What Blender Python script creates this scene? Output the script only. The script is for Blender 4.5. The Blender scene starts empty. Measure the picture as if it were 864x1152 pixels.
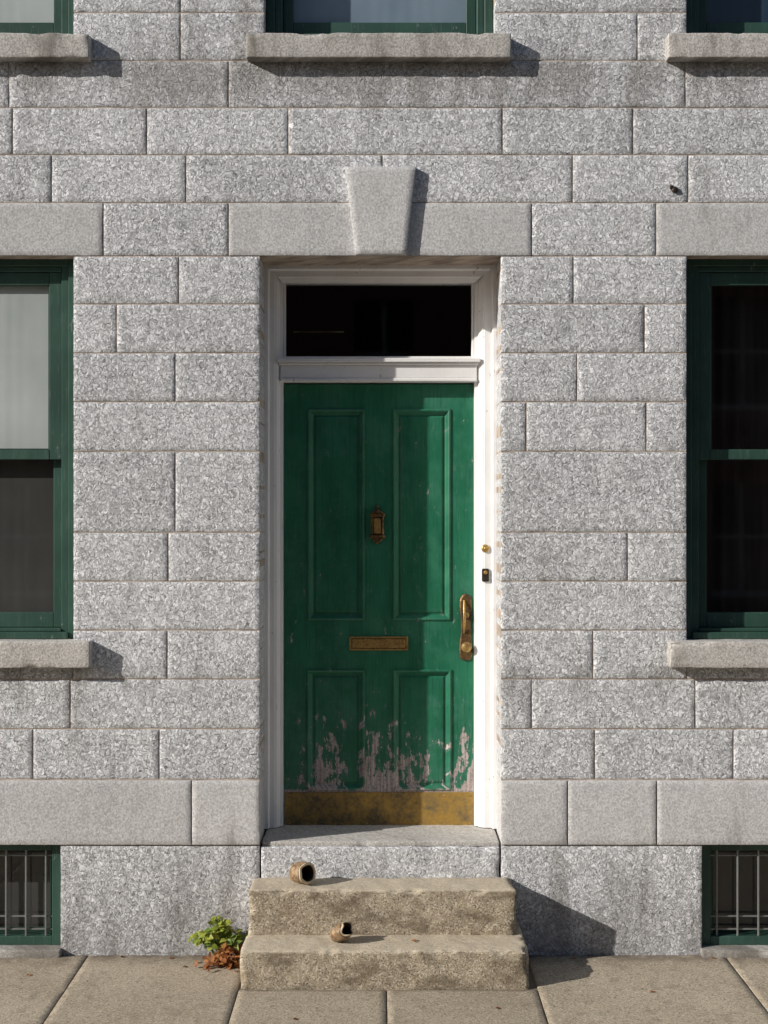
import bpy, math, random, bmesh
from mathutils import Vector, noise, Matrix
random.seed(7)
scene=bpy.context.scene
D=7.0; S=225.0; CZ=2.213
def X(px,d=0.0): return (px-432)*(D+d)/(S*D)
def Z(py,d=0.0): return CZ+(576-py)*(D+d)/(S*D)

# ------------------------------------------------------------ materials
class M:
    def __init__(s,name,rough=0.8,metal=0.0,spec=0.5):
        s.m=bpy.data.materials.new(name); s.m.use_nodes=True
        s.nt=s.m.node_tree; s.nt.nodes.clear()
        s.out=s.nt.nodes.new('ShaderNodeOutputMaterial')
        s.b=s.nt.nodes.new('ShaderNodeBsdfPrincipled')
        s.nt.links.new(s.b.outputs[0],s.out.inputs[0])
        s.b.inputs['Roughness'].default_value=rough
        s.b.inputs['Metallic'].default_value=metal
        s.b.inputs['Specular IOR Level'].default_value=spec
        s.co=s.nt.nodes.new('ShaderNodeTexCoord').outputs['Object']
        s.dim='3D'
    def planar(s):
        """2-D coordinates that unwrap axis aligned faces (cheap textures)"""
        x,y,z=s.sep(s.co)[0:3]
        return s.comb(s.math('MULTIPLY_ADD',y,0.83,x),s.math('MULTIPLY_ADD',y,0.71,z),0.0)
    def set(s,inp,v):
        if isinstance(v,bpy.types.NodeSocket): s.nt.links.new(v,inp)
        elif v is not None: inp.default_value=v
    def math(s,op,a,b=None,c=None,clamp=False):
        n=s.nt.nodes.new('ShaderNodeMath'); n.operation=op; n.use_clamp=clamp
        s.set(n.inputs[0],a); s.set(n.inputs[1],b)
        if c is not None: s.set(n.inputs[2],c)
        return n.outputs[0]
    def vmath(s,op,a,b):
        n=s.nt.nodes.new('ShaderNodeVectorMath'); n.operation=op
        s.set(n.inputs[0],a); s.set(n.inputs[1],b); return n.outputs[0]
    def scale(s,v,sc):
        n=s.nt.nodes.new('ShaderNodeMapping'); s.set(n.inputs['Vector'],v)
        n.inputs['Scale'].default_value=sc; return n.outputs[0]
    def noise(s,sc,det=2,rough=0.6,v=None,col=False,dim=None):
        n=s.nt.nodes.new('ShaderNodeTexNoise'); n.noise_dimensions=dim or s.dim
        s.set(n.inputs['Vector'],v if v is not None else s.co)
        n.inputs['Scale'].default_value=sc; n.inputs['Detail'].default_value=det
        n.inputs['Roughness'].default_value=rough
        return n.outputs['Color' if col else 'Fac']
    def vor(s,sc,feat='F1',v=None,out='Distance',dim=None):
        n=s.nt.nodes.new('ShaderNodeTexVoronoi'); n.feature=feat; n.voronoi_dimensions=dim or s.dim
        s.set(n.inputs['Vector'],v if v is not None else s.co); n.inputs['Scale'].default_value=sc
        return n.outputs[out]
    def ramp(s,f,stops,interp='LINEAR'):
        n=s.nt.nodes.new('ShaderNodeValToRGB'); s.set(n.inputs[0],f)
        cr=n.color_ramp; cr.interpolation=interp
        while len(cr.elements)<len(stops): cr.elements.new(0.5)
        for e,(p,c) in zip(cr.elements,stops):
            e.position=p
            e.color=(c,c,c,1) if not hasattr(c,'__len__') else (*c[:3],1)
        return n.outputs[0]
    def map(s,v,a,b,c,d,smooth=False):
        n=s.nt.nodes.new('ShaderNodeMapRange'); s.set(n.inputs[0],v)
        if smooth: n.interpolation_type='SMOOTHSTEP'
        for i,k in enumerate((a,b,c,d)): n.inputs[i+1].default_value=k
        return n.outputs[0]
    def mix(s,f,a,b,mode='MIX'):
        n=s.nt.nodes.new('ShaderNodeMix'); n.data_type='RGBA'; n.blend_type=mode
        s.set(n.inputs['Factor'],f)
        for i,v in (('A',a),('B',b)):
            sock=[q for q in n.inputs if q.name==i and q.type=='RGBA'][0]
            if isinstance(v,(tuple,list)): sock.default_value=(*v[:3],1)
            else: s.set(sock,v)
        return [q for q in n.outputs if q.type=='RGBA'][0]
    def sep(s,v):
        n=s.nt.nodes.new('ShaderNodeSeparateXYZ'); s.set(n.inputs[0],v); return n.outputs
    def comb(s,x,y,z):
        n=s.nt.nodes.new('ShaderNodeCombineXYZ')
        for i,v in enumerate((x,y,z)): s.set(n.inputs[i],v)
        return n.outputs[0]
    def attr(s,name):
        n=s.nt.nodes.new('ShaderNodeAttribute'); n.attribute_name=name; return n.outputs['Fac']
    def bump(s,h,strength=0.5,dist=0.003):
        n=s.nt.nodes.new('ShaderNodeBump'); s.set(n.inputs['Height'],h)
        n.inputs['Strength'].default_value=strength; n.inputs['Distance'].default_value=dist
        s.nt.links.new(n.outputs[0],s.b.inputs['Normal'])
    def color(s,c):
        if isinstance(c,(tuple,list)): s.b.inputs['Base Color'].default_value=(*c[:3],1)
        else: s.nt.links.new(c,s.b.inputs['Base Color'])
    def rough(s,r): s.set(s.b.inputs['Roughness'],r)

def granite(name,base,crackle,fine,warm=0.0,bumpd=0.004,bumps=0.8,dirty=0.5):
    m=M(name,rough=0.85,spec=0.3); m.dim='2D'
    t=m.attr('tint'); pl=m.planar()
    off=m.comb(m.math('MULTIPLY',t,17.0),m.math('MULTIPLY',t,29.0),0.0)
    co=m.vmath('ADD',pl,off)
    n3=m.noise(2.0,2,0.6,v=pl); z=m.sep(m.co)[2]
    n2=m.noise(95,3,0.8,v=co)
    if crackle>0:
        dn=m.noise(34,1,0.6,v=co,col=True)
        dv=m.vmath('MULTIPLY',m.vmath('SUBTRACT',dn,(0.5,0.5,0.5)),(0.032,0.032,0.0))
        cd=m.vmath('ADD',co,dv)
        cell=m.sep(m.vor(40,v=cd,out='Color'))
        edge=m.map(m.vor(40,'DISTANCE_TO_EDGE',v=cd),0.0,0.075,0.0,1.0)
        c2=m.sep(m.vor(125,v=cd,out='Color'))[1]
        v=m.math('MULTIPLY_ADD',m.math('SUBTRACT',cell[0],0.5),0.18,1.0)
        v=m.math('MULTIPLY_ADD',m.math('SUBTRACT',c2,0.5),0.72,v)
        v=m.math('ADD',v,m.map(c2,0.80,0.9,0.0,0.22))
        sg=m.map(cell[1],0.35,0.75,0.60,-0.38)
        v=m.math('MULTIPLY_ADD',m.math('SUBTRACT',edge,0.85),sg,v)
    else:
        c2=m.sep(m.vor(150,v=co,out='Color'))[1]
        v=m.math('MULTIPLY_ADD',m.math('SUBTRACT',c2,0.5),0.48*fine/0.5,1.0)
    v=m.math('MULTIPLY_ADD',m.math('SUBTRACT',n2,0.5),1.6*fine,v)
    v=m.math('MULTIPLY_ADD',m.math('SUBTRACT',n3,0.5),0.22,v)
    v=m.math('MULTIPLY_ADD',m.math('SUBTRACT',t,0.5),0.13,v)
    v=m.math('MULTIPLY',v,base,clamp=True)
    c=m.mix(1.0,m.comb(v,v,v),(0.99+warm*0.6,1.0,1.04-warm),'MULTIPLY')
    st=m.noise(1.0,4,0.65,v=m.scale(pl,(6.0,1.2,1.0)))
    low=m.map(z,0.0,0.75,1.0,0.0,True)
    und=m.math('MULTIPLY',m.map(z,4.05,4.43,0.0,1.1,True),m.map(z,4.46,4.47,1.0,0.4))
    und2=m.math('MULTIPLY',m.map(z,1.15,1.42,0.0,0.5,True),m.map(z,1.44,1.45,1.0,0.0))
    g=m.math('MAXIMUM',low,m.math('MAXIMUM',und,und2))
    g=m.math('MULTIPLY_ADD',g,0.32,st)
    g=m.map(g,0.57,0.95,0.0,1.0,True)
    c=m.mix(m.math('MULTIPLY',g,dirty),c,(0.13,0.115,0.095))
    m.color(c)
    if crackle>0:
        h=m.math('MULTIPLY_ADD',cell[0],0.5,m.math('MULTIPLY',edge,0.35))
        h=m.math('MULTIPLY_ADD',n2,0.9,h)
    else: h=n2
    m.bump(h,bumps,bumpd)
    return m.m

MAT={}
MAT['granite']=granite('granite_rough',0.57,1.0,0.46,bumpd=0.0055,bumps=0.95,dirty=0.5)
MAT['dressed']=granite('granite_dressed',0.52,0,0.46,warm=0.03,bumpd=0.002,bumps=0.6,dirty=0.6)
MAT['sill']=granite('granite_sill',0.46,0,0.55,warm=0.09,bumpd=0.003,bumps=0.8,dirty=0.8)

m=M('mortar',0.95); m.dim='2D'; pl=m.planar(); n=m.noise(9,4,v=pl)
m.color(m.mix(m.map(n,0.35,0.65,0,1),(0.27,0.215,0.175),(0.54,0.45,0.37))); MAT['mortar']=m.m

def stepmat():
    m=M('weathered_step_stone',0.9,spec=0.25); m.dim='2D'; pl=m.planar()
    n=m.noise(3.2,4,0.65,v=pl); nf=m.noise(150,3,0.8,v=pl); nm=m.noise(34,3,0.7,v=pl)
    sp=m.sep(m.vor(165,out='Color',v=pl))[0]
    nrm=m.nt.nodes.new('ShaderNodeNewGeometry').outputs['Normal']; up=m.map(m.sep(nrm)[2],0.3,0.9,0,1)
    c=m.mix(m.map(n,0.35,0.65,0,1),(0.36,0.295,0.215),(0.50,0.43,0.325))
    c=m.mix(m.map(nf,0.38,0.55,0,1),m.mix(0.5,c,(0.12,0.095,0.065)),c)
    c=m.mix(m.map(sp,0.80,0.86,0,0.7),c,(0.64,0.58,0.48))
    c=m.mix(m.map(sp,0.14,0.10,0,0.7),c,(0.11,0.09,0.07))
    ns=m.noise(1,4,0.65,v=m.scale(pl,(4,9,1)))
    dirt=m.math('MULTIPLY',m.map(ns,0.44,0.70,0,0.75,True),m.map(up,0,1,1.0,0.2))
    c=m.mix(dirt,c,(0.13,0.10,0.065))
    c=m.mix(m.math('MULTIPLY',up,0.5),c,(0.62,0.54,0.42))  # upward faces lightened: sunlit tread highlight put into the colour
    m.color(c)
    m.bump(m.math('ADD',m.math('MULTIPLY',nm,0.6),m.math('MULTIPLY',nf,0.6)),0.8,0.005)
    return m.m
MAT['step']=stepmat()

def pave(name,a,b):
    m=M(name,0.9,spec=0.25); t=m.attr('tint'); m.dim='2D'
    n=m.noise(2.2,4,0.65); nf=m.noise(140,3,0.8); sp=m.sep(m.vor(150,out='Color'))[0]
    c=m.mix(m.map(n,0.3,0.7,0,1),a,b)
    c=m.mix(m.map(nf,0.35,0.60,0.65,0),c,(0.14,0.115,0.085))
    c=m.mix(m.map(sp,0.82,0.9,0,0.6),c,(0.66,0.59,0.47))
    c=m.mix(m.map(sp,0.12,0.08,0,0.6),c,(0.11,0.09,0.07))
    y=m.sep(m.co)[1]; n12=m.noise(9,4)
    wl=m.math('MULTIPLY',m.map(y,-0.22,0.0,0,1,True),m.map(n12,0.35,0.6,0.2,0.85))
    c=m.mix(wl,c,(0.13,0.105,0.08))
    c=m.mix(m.map(n12,0.56,0.68,0,0.35),c,(0.17,0.14,0.11))
    c=m.mix(m.map(t,0,1,0,0.22),c,(0.2,0.165,0.125))
    m.color(c); m.bump(nf,0.7,0.003)
    return m.m
MAT['pave']=pave('pavement_concrete',(0.45,0.375,0.28),(0.60,0.515,0.395))
m=M('joint_dirt',0.95); m.color(m.mix(m.noise(20,3),(0.09,0.075,0.055),(0.22,0.18,0.13))); MAT['joint']=m.m
m=M('asphalt',0.9); m.color(m.mix(m.noise(160,2),(0.035,0.035,0.037),(0.085,0.083,0.08))); MAT['asphalt']=m.m
m=M('earth',0.95); m.color(m.mix(m.noise(3,3),(0.10,0.11,0.05),(0.2,0.17,0.11))); MAT['earth']=m.m
m=M('road_paint',0.7); m.color(m.mix(m.map(m.noise(30,3),0.5,0.7,0,1),(0.75,0.75,0.72),(0.2,0.2,0.2))); MAT['roadpaint']=m.m

def doorpaint():
    m=M('door_green_paint',0.42,spec=0.5); m.dim='2D'; pl=m.planar()
    x,y,z=m.sep(m.co)[0:3]
    n=m.noise(1,3,0.6,v=m.scale(pl,(9,2,1)))
    grain=m.noise(1,3,0.7,v=m.scale(pl,(110,4,1)))
    c=m.mix(m.map(n,0.3,0.7,0,1),(0.012,0.120,0.064),(0.022,0.170,0.092))
    c=m.mix(m.map(m.noise(4,5,0.7,v=pl),0.46,0.72,0,0.55),c,(0.06,0.22,0.145))
    c=m.mix(m.map(grain,0.52,0.72,0,0.5),c,(0.008,0.07,0.042))
    u=m.map(x,-0.5295,0.473,0,1)
    w=m.ramp(u,[(0.0,0.2),(0.13,0.4),(0.18,0.95),(0.285,0.85),(0.36,0.25),(0.44,0.95),(0.50,1.0),(0.555,0.95),(0.61,0.8),(0.70,0.7),(0.82,0.40),(0.92,0.8),(1.0,1.0)])
    hgt=m.map(z,0.74,1.26,1.0,0.0)
    pn=m.noise(1,6,0.68,v=m.scale(pl,(21,9,1)))
    pm=m.math('ADD',m.math('MULTIPLY',m.math('MULTIPLY',hgt,w),0.36),pn)
    peel=m.map(pm,0.722,0.730,0,1)
    halo=m.map(pm,0.58,0.722,0,0.6)
    low=m.map(m.math('MULTIPLY_ADD',m.noise(14,4,v=pl),-0.05,z),0.722,0.732,1,0)
    peel=m.math('MAXIMUM',peel,m.math('MULTIPLY',low,0.9))
    chips=m.map(m.noise(1,5,0.8,v=m.scale(pl,(38,18,1))),0.692,0.70,0,1)
    chips=m.math('MULTIPLY',chips,m.map(z,1.4,2.6,1.0,0.0))
    peel=m.math('MAXIMUM',peel,m.math('MULTIPLY',chips,0.85))
    wood=m.mix(m.map(grain,0.35,0.65,0,1),(0.27,0.22,0.205),(0.54,0.47,0.45))
    wood=m.mix(m.map(m.noise(60,3,v=pl),0.54,0.64,0,0.6),wood,(0.12,0.12,0.10))
    c=m.mix(halo,c,(0.07,0.18,0.135))
    c=m.mix(peel,c,wood); m.color(c)
    m.rough(m.map(peel,0,1,0.36,0.9))
    h=m.math('ADD',m.math('MULTIPLY',peel,-1.0),m.math('MULTIPLY',grain,0.25))
    m.bump(h,0.7,0.002)
    return m.m
MAT['door']=doorpaint()

def woodpaint(name,a,b,under,thr=0.70,rough=0.5,gr=0.25):
    m=M(name,rough,spec=0.4); m.dim='2D'; pl=m.planar()
    g=m.noise(1,2,0.7,v=m.scale(pl,(90,6,1)))
    n=m.noise(3,3,v=pl)
    c=m.mix(m.map(n,0.3,0.7,0,1),a,b)
    ch=m.map(m.noise(1,5,0.75,v=m.scale(pl,(26,11,1))),thr,thr+0.015,0,1)
    c=m.mix(m.map(g,0.58,0.72,0,gr),c,under)
    c=m.mix(m.math('MULTIPLY',ch,0.8),c,under); m.color(c)
    m.bump(m.math('ADD',m.math('MULTIPLY',ch,-1),m.math('MULTIPLY',g,0.4)),0.5,0.0015)
    return m.m
MAT['white']=woodpaint('white_frame_paint',(0.76,0.755,0.76),(0.84,0.835,0.83),(0.42,0.38,0.35),0.69,gr=0.10)
MAT['green']=woodpaint('window_green_paint',(0.022,0.058,0.044),(0.036,0.088,0.068),(0.13,0.17,0.15),0.68,0.45)

def brass(name,a,b,lo=0.25,hi=0.6,sc=14,t0=0.38,t1=0.62,dx=None,mt=0.85):
    m=M(name,0.4,1.0); n=m.noise(sc,5,0.7); n2=m.noise(sc*6,3,0.6)
    f=m.math('ADD',m.math('MULTIPLY',n,0.7),m.math('MULTIPLY',n2,0.3))
    if dx: f=m.math('ADD',f,m.map(m.sep(m.co)[0],-0.4,0.35,-dx,dx))
    f=m.map(f,t0,t1,0,1)
    m.color(m.mix(f,a,b)); m.rough(m.map(f,0,1,hi,lo)); m.set(m.b.inputs['Metallic'],m.map(f,0,1,0.35,mt))
    m.bump(n2,0.3,0.0015); return m.m
MAT['brass']=brass('aged_brass',(0.18,0.11,0.035),(0.70,0.46,0.16))
MAT['bronze']=brass('dark_bronze',(0.06,0.036,0.018),(0.34,0.20,0.07),t0=0.42,t1=0.68)
MAT['kick']=brass('tarnished_kick_plate',(0.13,0.105,0.065),(0.52,0.32,0.075),0.45,0.8,8,0.38,0.62,0.035,0.6)
m=M('dark_iron',0.5,0.7); m.color(m.mix(m.noise(60,2),(0.03,0.028,0.026),(0.08,0.06,0.045))); MAT['iron']=m.m
m=M('grille_metal',0.5,0.5); m.color(m.mix(m.noise(40,3),(0.14,0.15,0.15),(0.30,0.31,0.30))); MAT['grille']=m.m

def glass():
    m=bpy.data.materials.new('window_glass'); m.use_nodes=True; nt=m.node_tree; nt.nodes.clear()
    o=nt.nodes.new('ShaderNodeOutputMaterial'); mx=nt.nodes.new('ShaderNodeMixShader')
    t=nt.nodes.new('ShaderNodeBsdfTransparent'); g=nt.nodes.new('ShaderNodeBsdfGlossy')
    lw=nt.nodes.new('ShaderNodeLayerWeight'); lw.inputs['Blend'].default_value=0.5
    pw=nt.nodes.new('ShaderNodeMath'); pw.operation='POWER'; pw.inputs[1].default_value=4.0
    ma=nt.nodes.new('ShaderNodeMath'); ma.operation='MULTIPLY_ADD'; ma.inputs[1].default_value=0.85; ma.inputs[2].default_value=0.05
    nt.links.new(lw.outputs['Facing'],pw.inputs[0]); nt.links.new(pw.outputs[0],ma.inputs[0])
    g.inputs['Roughness'].default_value=0.03
    t.inputs[0].default_value=(0.92,0.94,0.94,1)
    nt.links.new(ma.outputs[0],mx.inputs[0]); nt.links.new(t.outputs[0],mx.inputs[1]); nt.links.new(g.outputs[0],mx.inputs[2])
    nt.links.new(mx.outputs[0],o.inputs[0]); return m
MAT['glass']=glass()
def cloth(name,a,b,sx=12):
    m=M(name,0.95,spec=0.1); m.dim='2D'; pl=m.planar(); f=m.noise(1,3,v=m.scale(pl,(sx,0.8,1))); g=m.noise(1.6,3,v=pl)
    m.color(m.mix(m.map(m.math('ADD',f,g),0.7,1.3,0,1),a,b)); return m.m
MAT['blind']=cloth('pale_blind',(0.46,0.49,0.49),(0.60,0.62,0.61),2.5)  # pale blind; in the upper left window it stands in for reflected sky
MAT['bluegrey']=cloth('bluegrey_blind',(0.19,0.25,0.32),(0.28,0.35,0.43),3)  # sky reflection of the upper centre glass, painted on a sheet behind it
MAT['screen']=cloth('dark_screen',(0.055,0.054,0.053),(0.085,0.082,0.078),4)
MAT['darkcurtain']=cloth('dark_curtain',(0.016,0.014,0.013),(0.045,0.038,0.035))
MAT['navy']=cloth('navy_blind',(0.02,0.035,0.06),(0.035,0.06,0.10))  # dark sky reflection of the upper right glass, painted as a navy sheet
m=M('dark_interior',0.9); m.color(m.mix(m.noise(2,2),(0.012,0.011,0.01),(0.022,0.02,0.018))); MAT['interior']=m.m
m=M('roof_felt',0.9); m.color(m.mix(m.noise(5,3),(0.05,0.05,0.055),(0.09,0.09,0.09))); MAT['roof']=m.m
m=M('red_brick',0.9)
bt=m.nt.nodes.new('ShaderNodeTexBrick'); cx=m.sep(m.co); m.set(bt.inputs['Vector'],m.comb(cx[0],cx[2],cx[1]))
bt.inputs['Scale'].default_value=4.4; bt.inputs['Color1'].default_value=(0.20,0.07,0.045,1); bt.inputs['Color2'].default_value=(0.27,0.11,0.07,1); bt.inputs['Mortar'].default_value=(0.25,0.22,0.19,1)
bt.inputs['Mortar Size'].default_value=0.012
m.color(bt.outputs[0]); MAT['brick']=m.m

# ------------------------------------------------------------ mesh helpers
class Buf:
    def __init__(s): s.v=[]; s.f=[]; s.t=[]; s.sm=[]; s.mi=[]
    def add(s,vs,fs,tint=0.5,smooth=False,mi=0):
        o=len(s.v); s.v.extend(vs); s.t.extend([tint]*len(vs))
        for f in fs: s.f.append([i+o for i in f]); s.sm.append(smooth); s.mi.append(mi)
    def box(s,x0,x1,y0,y1,z0,z1,b=0.0,mi=0,tint=0.5):
        if b<=0:
            v=[(x,y,z) for x in (x0,x1) for y in (y0,y1) for z in (z0,z1)]
            f=[(0,1,3,2),(4,6,7,5),(0,4,5,1),(2,3,7,6),(0,2,6,4),(1,5,7,3)]
            s.add(v,f,tint,False,mi); return
        V={};vs=[]
        def P(x,y,z): vs.append((x,y,z)); return len(vs)-1
        lo=(x0,y0,z0); hi=(x1,y1,z1)
        for sx in (0,1):
            for sy in (0,1):
                for sz in (0,1):
                    sg=(sx,sy,sz)
                    for ax in range(3):
                        p=[]
                        for k in range(3):
                            e=hi[k] if sg[k] else lo[k]
                            if k!=ax: e+= -b if sg[k] else b
                            p.append(e)
                        V[(sg,ax)]=P(*p)
        fs=[]
        for ax in range(3):
            a,bb=[k for k in range(3) if k!=ax]
            for sd in (0,1):
                q=[]
                for (i,j) in ((0,0),(1,0),(1,1),(0,1)):
                    g=[0,0,0]; g[ax]=sd; g[a]=i; g[bb]=j; q.append(V[(tuple(g),ax)])
                fs.append(q)
            for i in (0,1):
                for j in (0,1):
                    g0=[0,0,0]; g1=[0,0,0]; g0[a]=g1[a]=i; g0[bb]=g1[bb]=j; g0[ax]=0; g1[ax]=1
                    fs.append([V[(tuple(g0),a)],V[(tuple(g1),a)],V[(tuple(g1),bb)],V[(tuple(g0),bb)]])
        for sx in (0,1):
            for sy in (0,1):
                for sz in (0,1):
                    fs.append([V[((sx,sy,sz),k)] for k in range(3)])
        s.add(vs,fs,tint,False,mi)
    def obj(s,name,mats,parent=None,fix=True):
        me=bpy.data.meshes.new(name); me.from_pydata([tuple(v) for v in s.v],[],s.f); 
        me.polygons.foreach_set('use_smooth',s.sm); me.polygons.foreach_set('material_index',s.mi)
        a=me.attributes.new('tint','FLOAT','POINT'); a.data.foreach_set('value',s.t)
        for k in (mats if isinstance(mats,(list,tuple)) else [mats]): me.materials.append(MAT[k])
        me.update()
        if fix:
            bm=bmesh.new(); bm.from_mesh(me); bmesh.ops.recalc_face_normals(bm,faces=bm.faces); bm.to_mesh(me); bm.free()
        o=bpy.data.objects.new(name,me); scene.collection.objects.link(o)
        if parent: o.parent=parent
        return o

def lines(a,b,cell,e):
    L=b-a; n=max(1,int(round((L-2*e)/cell)))
    return [0.0]+[ (e+(L-2*e)*i/n)/L for i in range(n+1)]+[1.0]
def stone(B,x0,x1,z0,z1,y=0.0,depth=0.42,cell=0.024,amp=0.0022,gap=0.0026,jit=0.0018,xt0=None,xt1=None,mi=0,drop=0.0022):
    tint=random.random(); sd=random.random()*100
    x0+=gap; x1-=gap; z0+=gap; z1-=gap
    xt0=x0 if xt0 is None else xt0; xt1=x1 if xt1 is None else xt1
    us=lines(x0,x1,cell,0.004); ws=lines(z0,z1,cell,0.004)
    nu,nw=len(us),len(ws); vs=[]
    for j,w in enumerate(ws):
        a=x0+(xt0-x0)*w; b=x1+(xt1-x1)*w; zz=z0+(z1-z0)*w
        for i,u in enumerate(us):
            xx=a+(b-a)*u
            ey=0.0
            p=Vector((xx*9+sd,zz*9,sd))
            d=(0.45+noise.noise(p))*amp+noise.noise(p*4.1)*amp*0.7
            d=max(d,-0.0006)
            ox=oz=0
            edge=(i in(0,nu-1)) or (j in (0,nw-1))
            q=Vector((xx*35,zz*35,sd))
            if edge:
                ey=drop; d*=0.2; k=abs(noise.noise(q))*jit*2
                if i==0: ox=k
                if i==nu-1: ox=-k
                if j==0: oz=k
                if j==nw-1: oz=-k
            elif i in(1,nu-2) or j in (1,nw-2):
                d*=0.4; ey=max(0,noise.noise(q*0.6)-0.2)*0.005
            vs.append((xx+ox,y+ey-d,zz+oz))
    fs=[(j*nu+i,j*nu+i+1,(j+1)*nu+i+1,(j+1)*nu+i) for j in range(nw-1) for i in range(nu-1)]
    B.add(vs,fs,tint,True,mi)
    ring=[i for i in range(nu)]+[j*nu+nu-1 for j in range(1,nw)]+[(nw-1)*nu+i for i in range(nu-2,-1,-1)]+[j*nu for j in range(nw-2,0,-1)]
    n=len(ring); sv=[vs[i] for i in ring]+[(vs[i][0],y+depth,vs[i][2]) for i in ring]
    sf=[((i+1)%n,i,i+n,(i+1)%n+n) for i in range(n)]
    B.add(sv,sf,tint,False,mi)

def rough_box(B,x0,x1,y0,y1,z0,z1,cell=0.02,r=0.012,amp=0.003,chip=0.01,seed=0.0,mi=0,tint=0.5):
    lo=Vector((x0,y0,z0)); hi=Vector((x1,y1,z1))
    def ls(a,b):
        n=max(2,int(round((b-a)/cell))); L=[a+(b-a)*i/n for i in range(n+1)]
        return sorted(set([a,a+r*0.35,a+r,b-r,b-r*0.35,b]+[q for q in L if a+r*1.2<q<b-r*1.2]))
    ax=[ls(x0,x1),ls(y0,y1),ls(z0,z1)]
    idx={}; vs=[]; fs=[]
    def vid(p):
        k=(round(p[0],5),round(p[1],5),round(p[2],5))
        if k in idx: return idx[k]
        v=Vector(p); c=Vector([min(max(v[i],lo[i]+r),hi[i]-r) for i in range(3)])
        n=(v-c); n.normalize(); 
        q=c+n*r
        s=Vector((q.x*11+seed,q.y*11,q.z*11)); d=noise.noise(s)*amp+noise.noise(s*4)*amp*0.6
        near=min(sorted([min(abs(v[i]-lo[i]),abs(v[i]-hi[i])) for i in range(3)])[1],0.03)
        cc=noise.noise(s*0.9+Vector((5,9,2)))+0.5*noise.noise(s*2.7)
        if cc>0.18 and near<0.03: d-= (cc-0.18)*chip*3*(1-near/0.03)
        q=q+n*d; idx[k]=len(vs); vs.append(tuple(q)); return idx[k]
    for a in range(3):
        b,c=(a+1)%3,(a+2)%3
        for e in (0,1):
            A=(hi if e else lo)[a]
            for i in range(len(ax[b])-1):
                for j in range(len(ax[c])-1):
                    q=[]
                    for (ii,jj) in ((0,0),(1,0),(1,1),(0,1)):
                        p=[0,0,0]; p[a]=A; p[b]=ax[b][i+ii]; p[c]=ax[c][j+jj]; q.append(vid(p))
                    if len(set(q))==4: fs.append(q if e else q[::-1])
    B.add(vs,fs,tint,True,mi)

def empty(name):
    e=bpy.data.objects.new(name,None); scene.collection.objects.link(e); return e

# ------------------------------------------------------------ building
bld=empty('granite_building')
WL,WR=-330,1194
rows=[
(-560,-506,[-200,-40,130,300,470,640,800,960]),(-506,-448,[-120,60,200,380,560,720,900,1080]),
(-448,-389,[-211,116,257,598,738,1068]),
(-389,-335,[-250,180,240,640,1110]),(-335,-281,[-230,200,655,1100]),(-281,-227,[150,690,1090]),
(-227,-173,[-240,190,640,1120]),(-173,-119,[140,700,1090]),(-119,-66,[-250,230,600,1110]),(-66,-12,[120,660,1095]),
(-12,14,[-240,203,1105]),
(14,68,[-250,203,717,1100]),(68,121,[-230,10,257,771,1010]),(121,174,[-150,14,165,324,565,712,900,1050]),
(174,228,[-220,-90,58,209,430,644,774,930,1080]),
(228,288,[-211,116,257,598,738,1068]),
(288,342,[-250,201,645,1100]),(342,397,[131,725,1090]),(397,452,[-250,197,649,1110]),(452,508,[592,727,1085]),
(508,599,[-230,197,1100]),(599,654,[189,706,1090]),(654,709,[-260,1110]),(709,764,[188,667,1100]),
(764,820,[-260,-90,79,598,782,950,1100]),(820,877,[-200,-110,37,179,669,825,1000,1120]),
(877,950,[-190,-20,216,638,738,960,1110]),(950,1080,[-270,-135,940,1085]),
]
def cuts(yt,yb):
    c=[]
    mid=(yt+yb)/2
    if -389<=mid<68 or 288<=mid<752: c+=[(-176,82),(773,1031)]
    if -389<=mid<68: c+=[(298,556)]
    if mid>288: c+=[(293,563)]
    if mid>950: c+=[(-135,68),(790,990)]
    return sorted(c)
W=Buf(); MB=Buf()
for (yt,yb,js) in rows:
    cs=cuts(yt,yb); spans=[]; a=WL
    for (c0,c1) in cs: spans.append((a,c0)); a=c1
    spans.append((a,WR))
    dressed = (yt==228 or yt==-448); table=(yt==877); plinth=(yt==950)
    z1=Z(yt); z0=Z(yb)
    if plinth: z0=-0.05
    for (a,b) in spans:
        MB.box(X(a)+0.004,X(b)-0.004,0.0034 if not(table or plinth) else -0.003,0.41,z0,z1)
        pts=[a]+[j for j in sorted(js) if a+6<j<b-6]+[b]
        for p,q in zip(pts[:-1],pts[1:]):
            mi=0; y=0.0; amp=0.0022
            if dressed and ((p,q) in ((-211,116),(257,598),(738,1068))): mi=1; y=-0.002; amp=0.0004
            if table: mi=1; y=-0.020; amp=0.0008
            if plinth: y=-0.009; amp=0.0015; mi=0
            stone(W,X(p),X(q),z0,z1,y=y+random.uniform(-0.0008,0.0003),amp=amp,mi=mi,jit=0.0018 if mi==0 else 0.0008)
for (a,b) in ((-176,82),(773,1031)):
    MB.box(X(a)-0.01,X(b)+0.01,0.004,0.40,Z(764),Z(750))
    stone(W,X(a)-0.002,X(b)+0.002,Z(764),Z(746),amp=0.001)
stone(W,X(400),X(457),Z(287.5),Z(189),y=-0.034,depth=0.06,amp=0.0008,gap=0,jit=0.001,xt0=X(388),xt1=X(468),mi=1,drop=0.004)
stone(W,X(400),X(457),Z(-389),Z(-487),y=-0.034,depth=0.06,amp=0.0008,gap=0,jit=0.001,xt0=X(388),xt1=X(468),mi=1,drop=0.004)
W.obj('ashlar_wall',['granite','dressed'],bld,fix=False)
MB.obj('mortar_joints','mortar',bld)
C=Buf()
zt=Z(-560)
stone(C,X(WL)-0.03,X(WR)+0.03,zt,zt+0.10,y=-0.08,depth=0.5,amp=0.001,cell=0.05)
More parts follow.
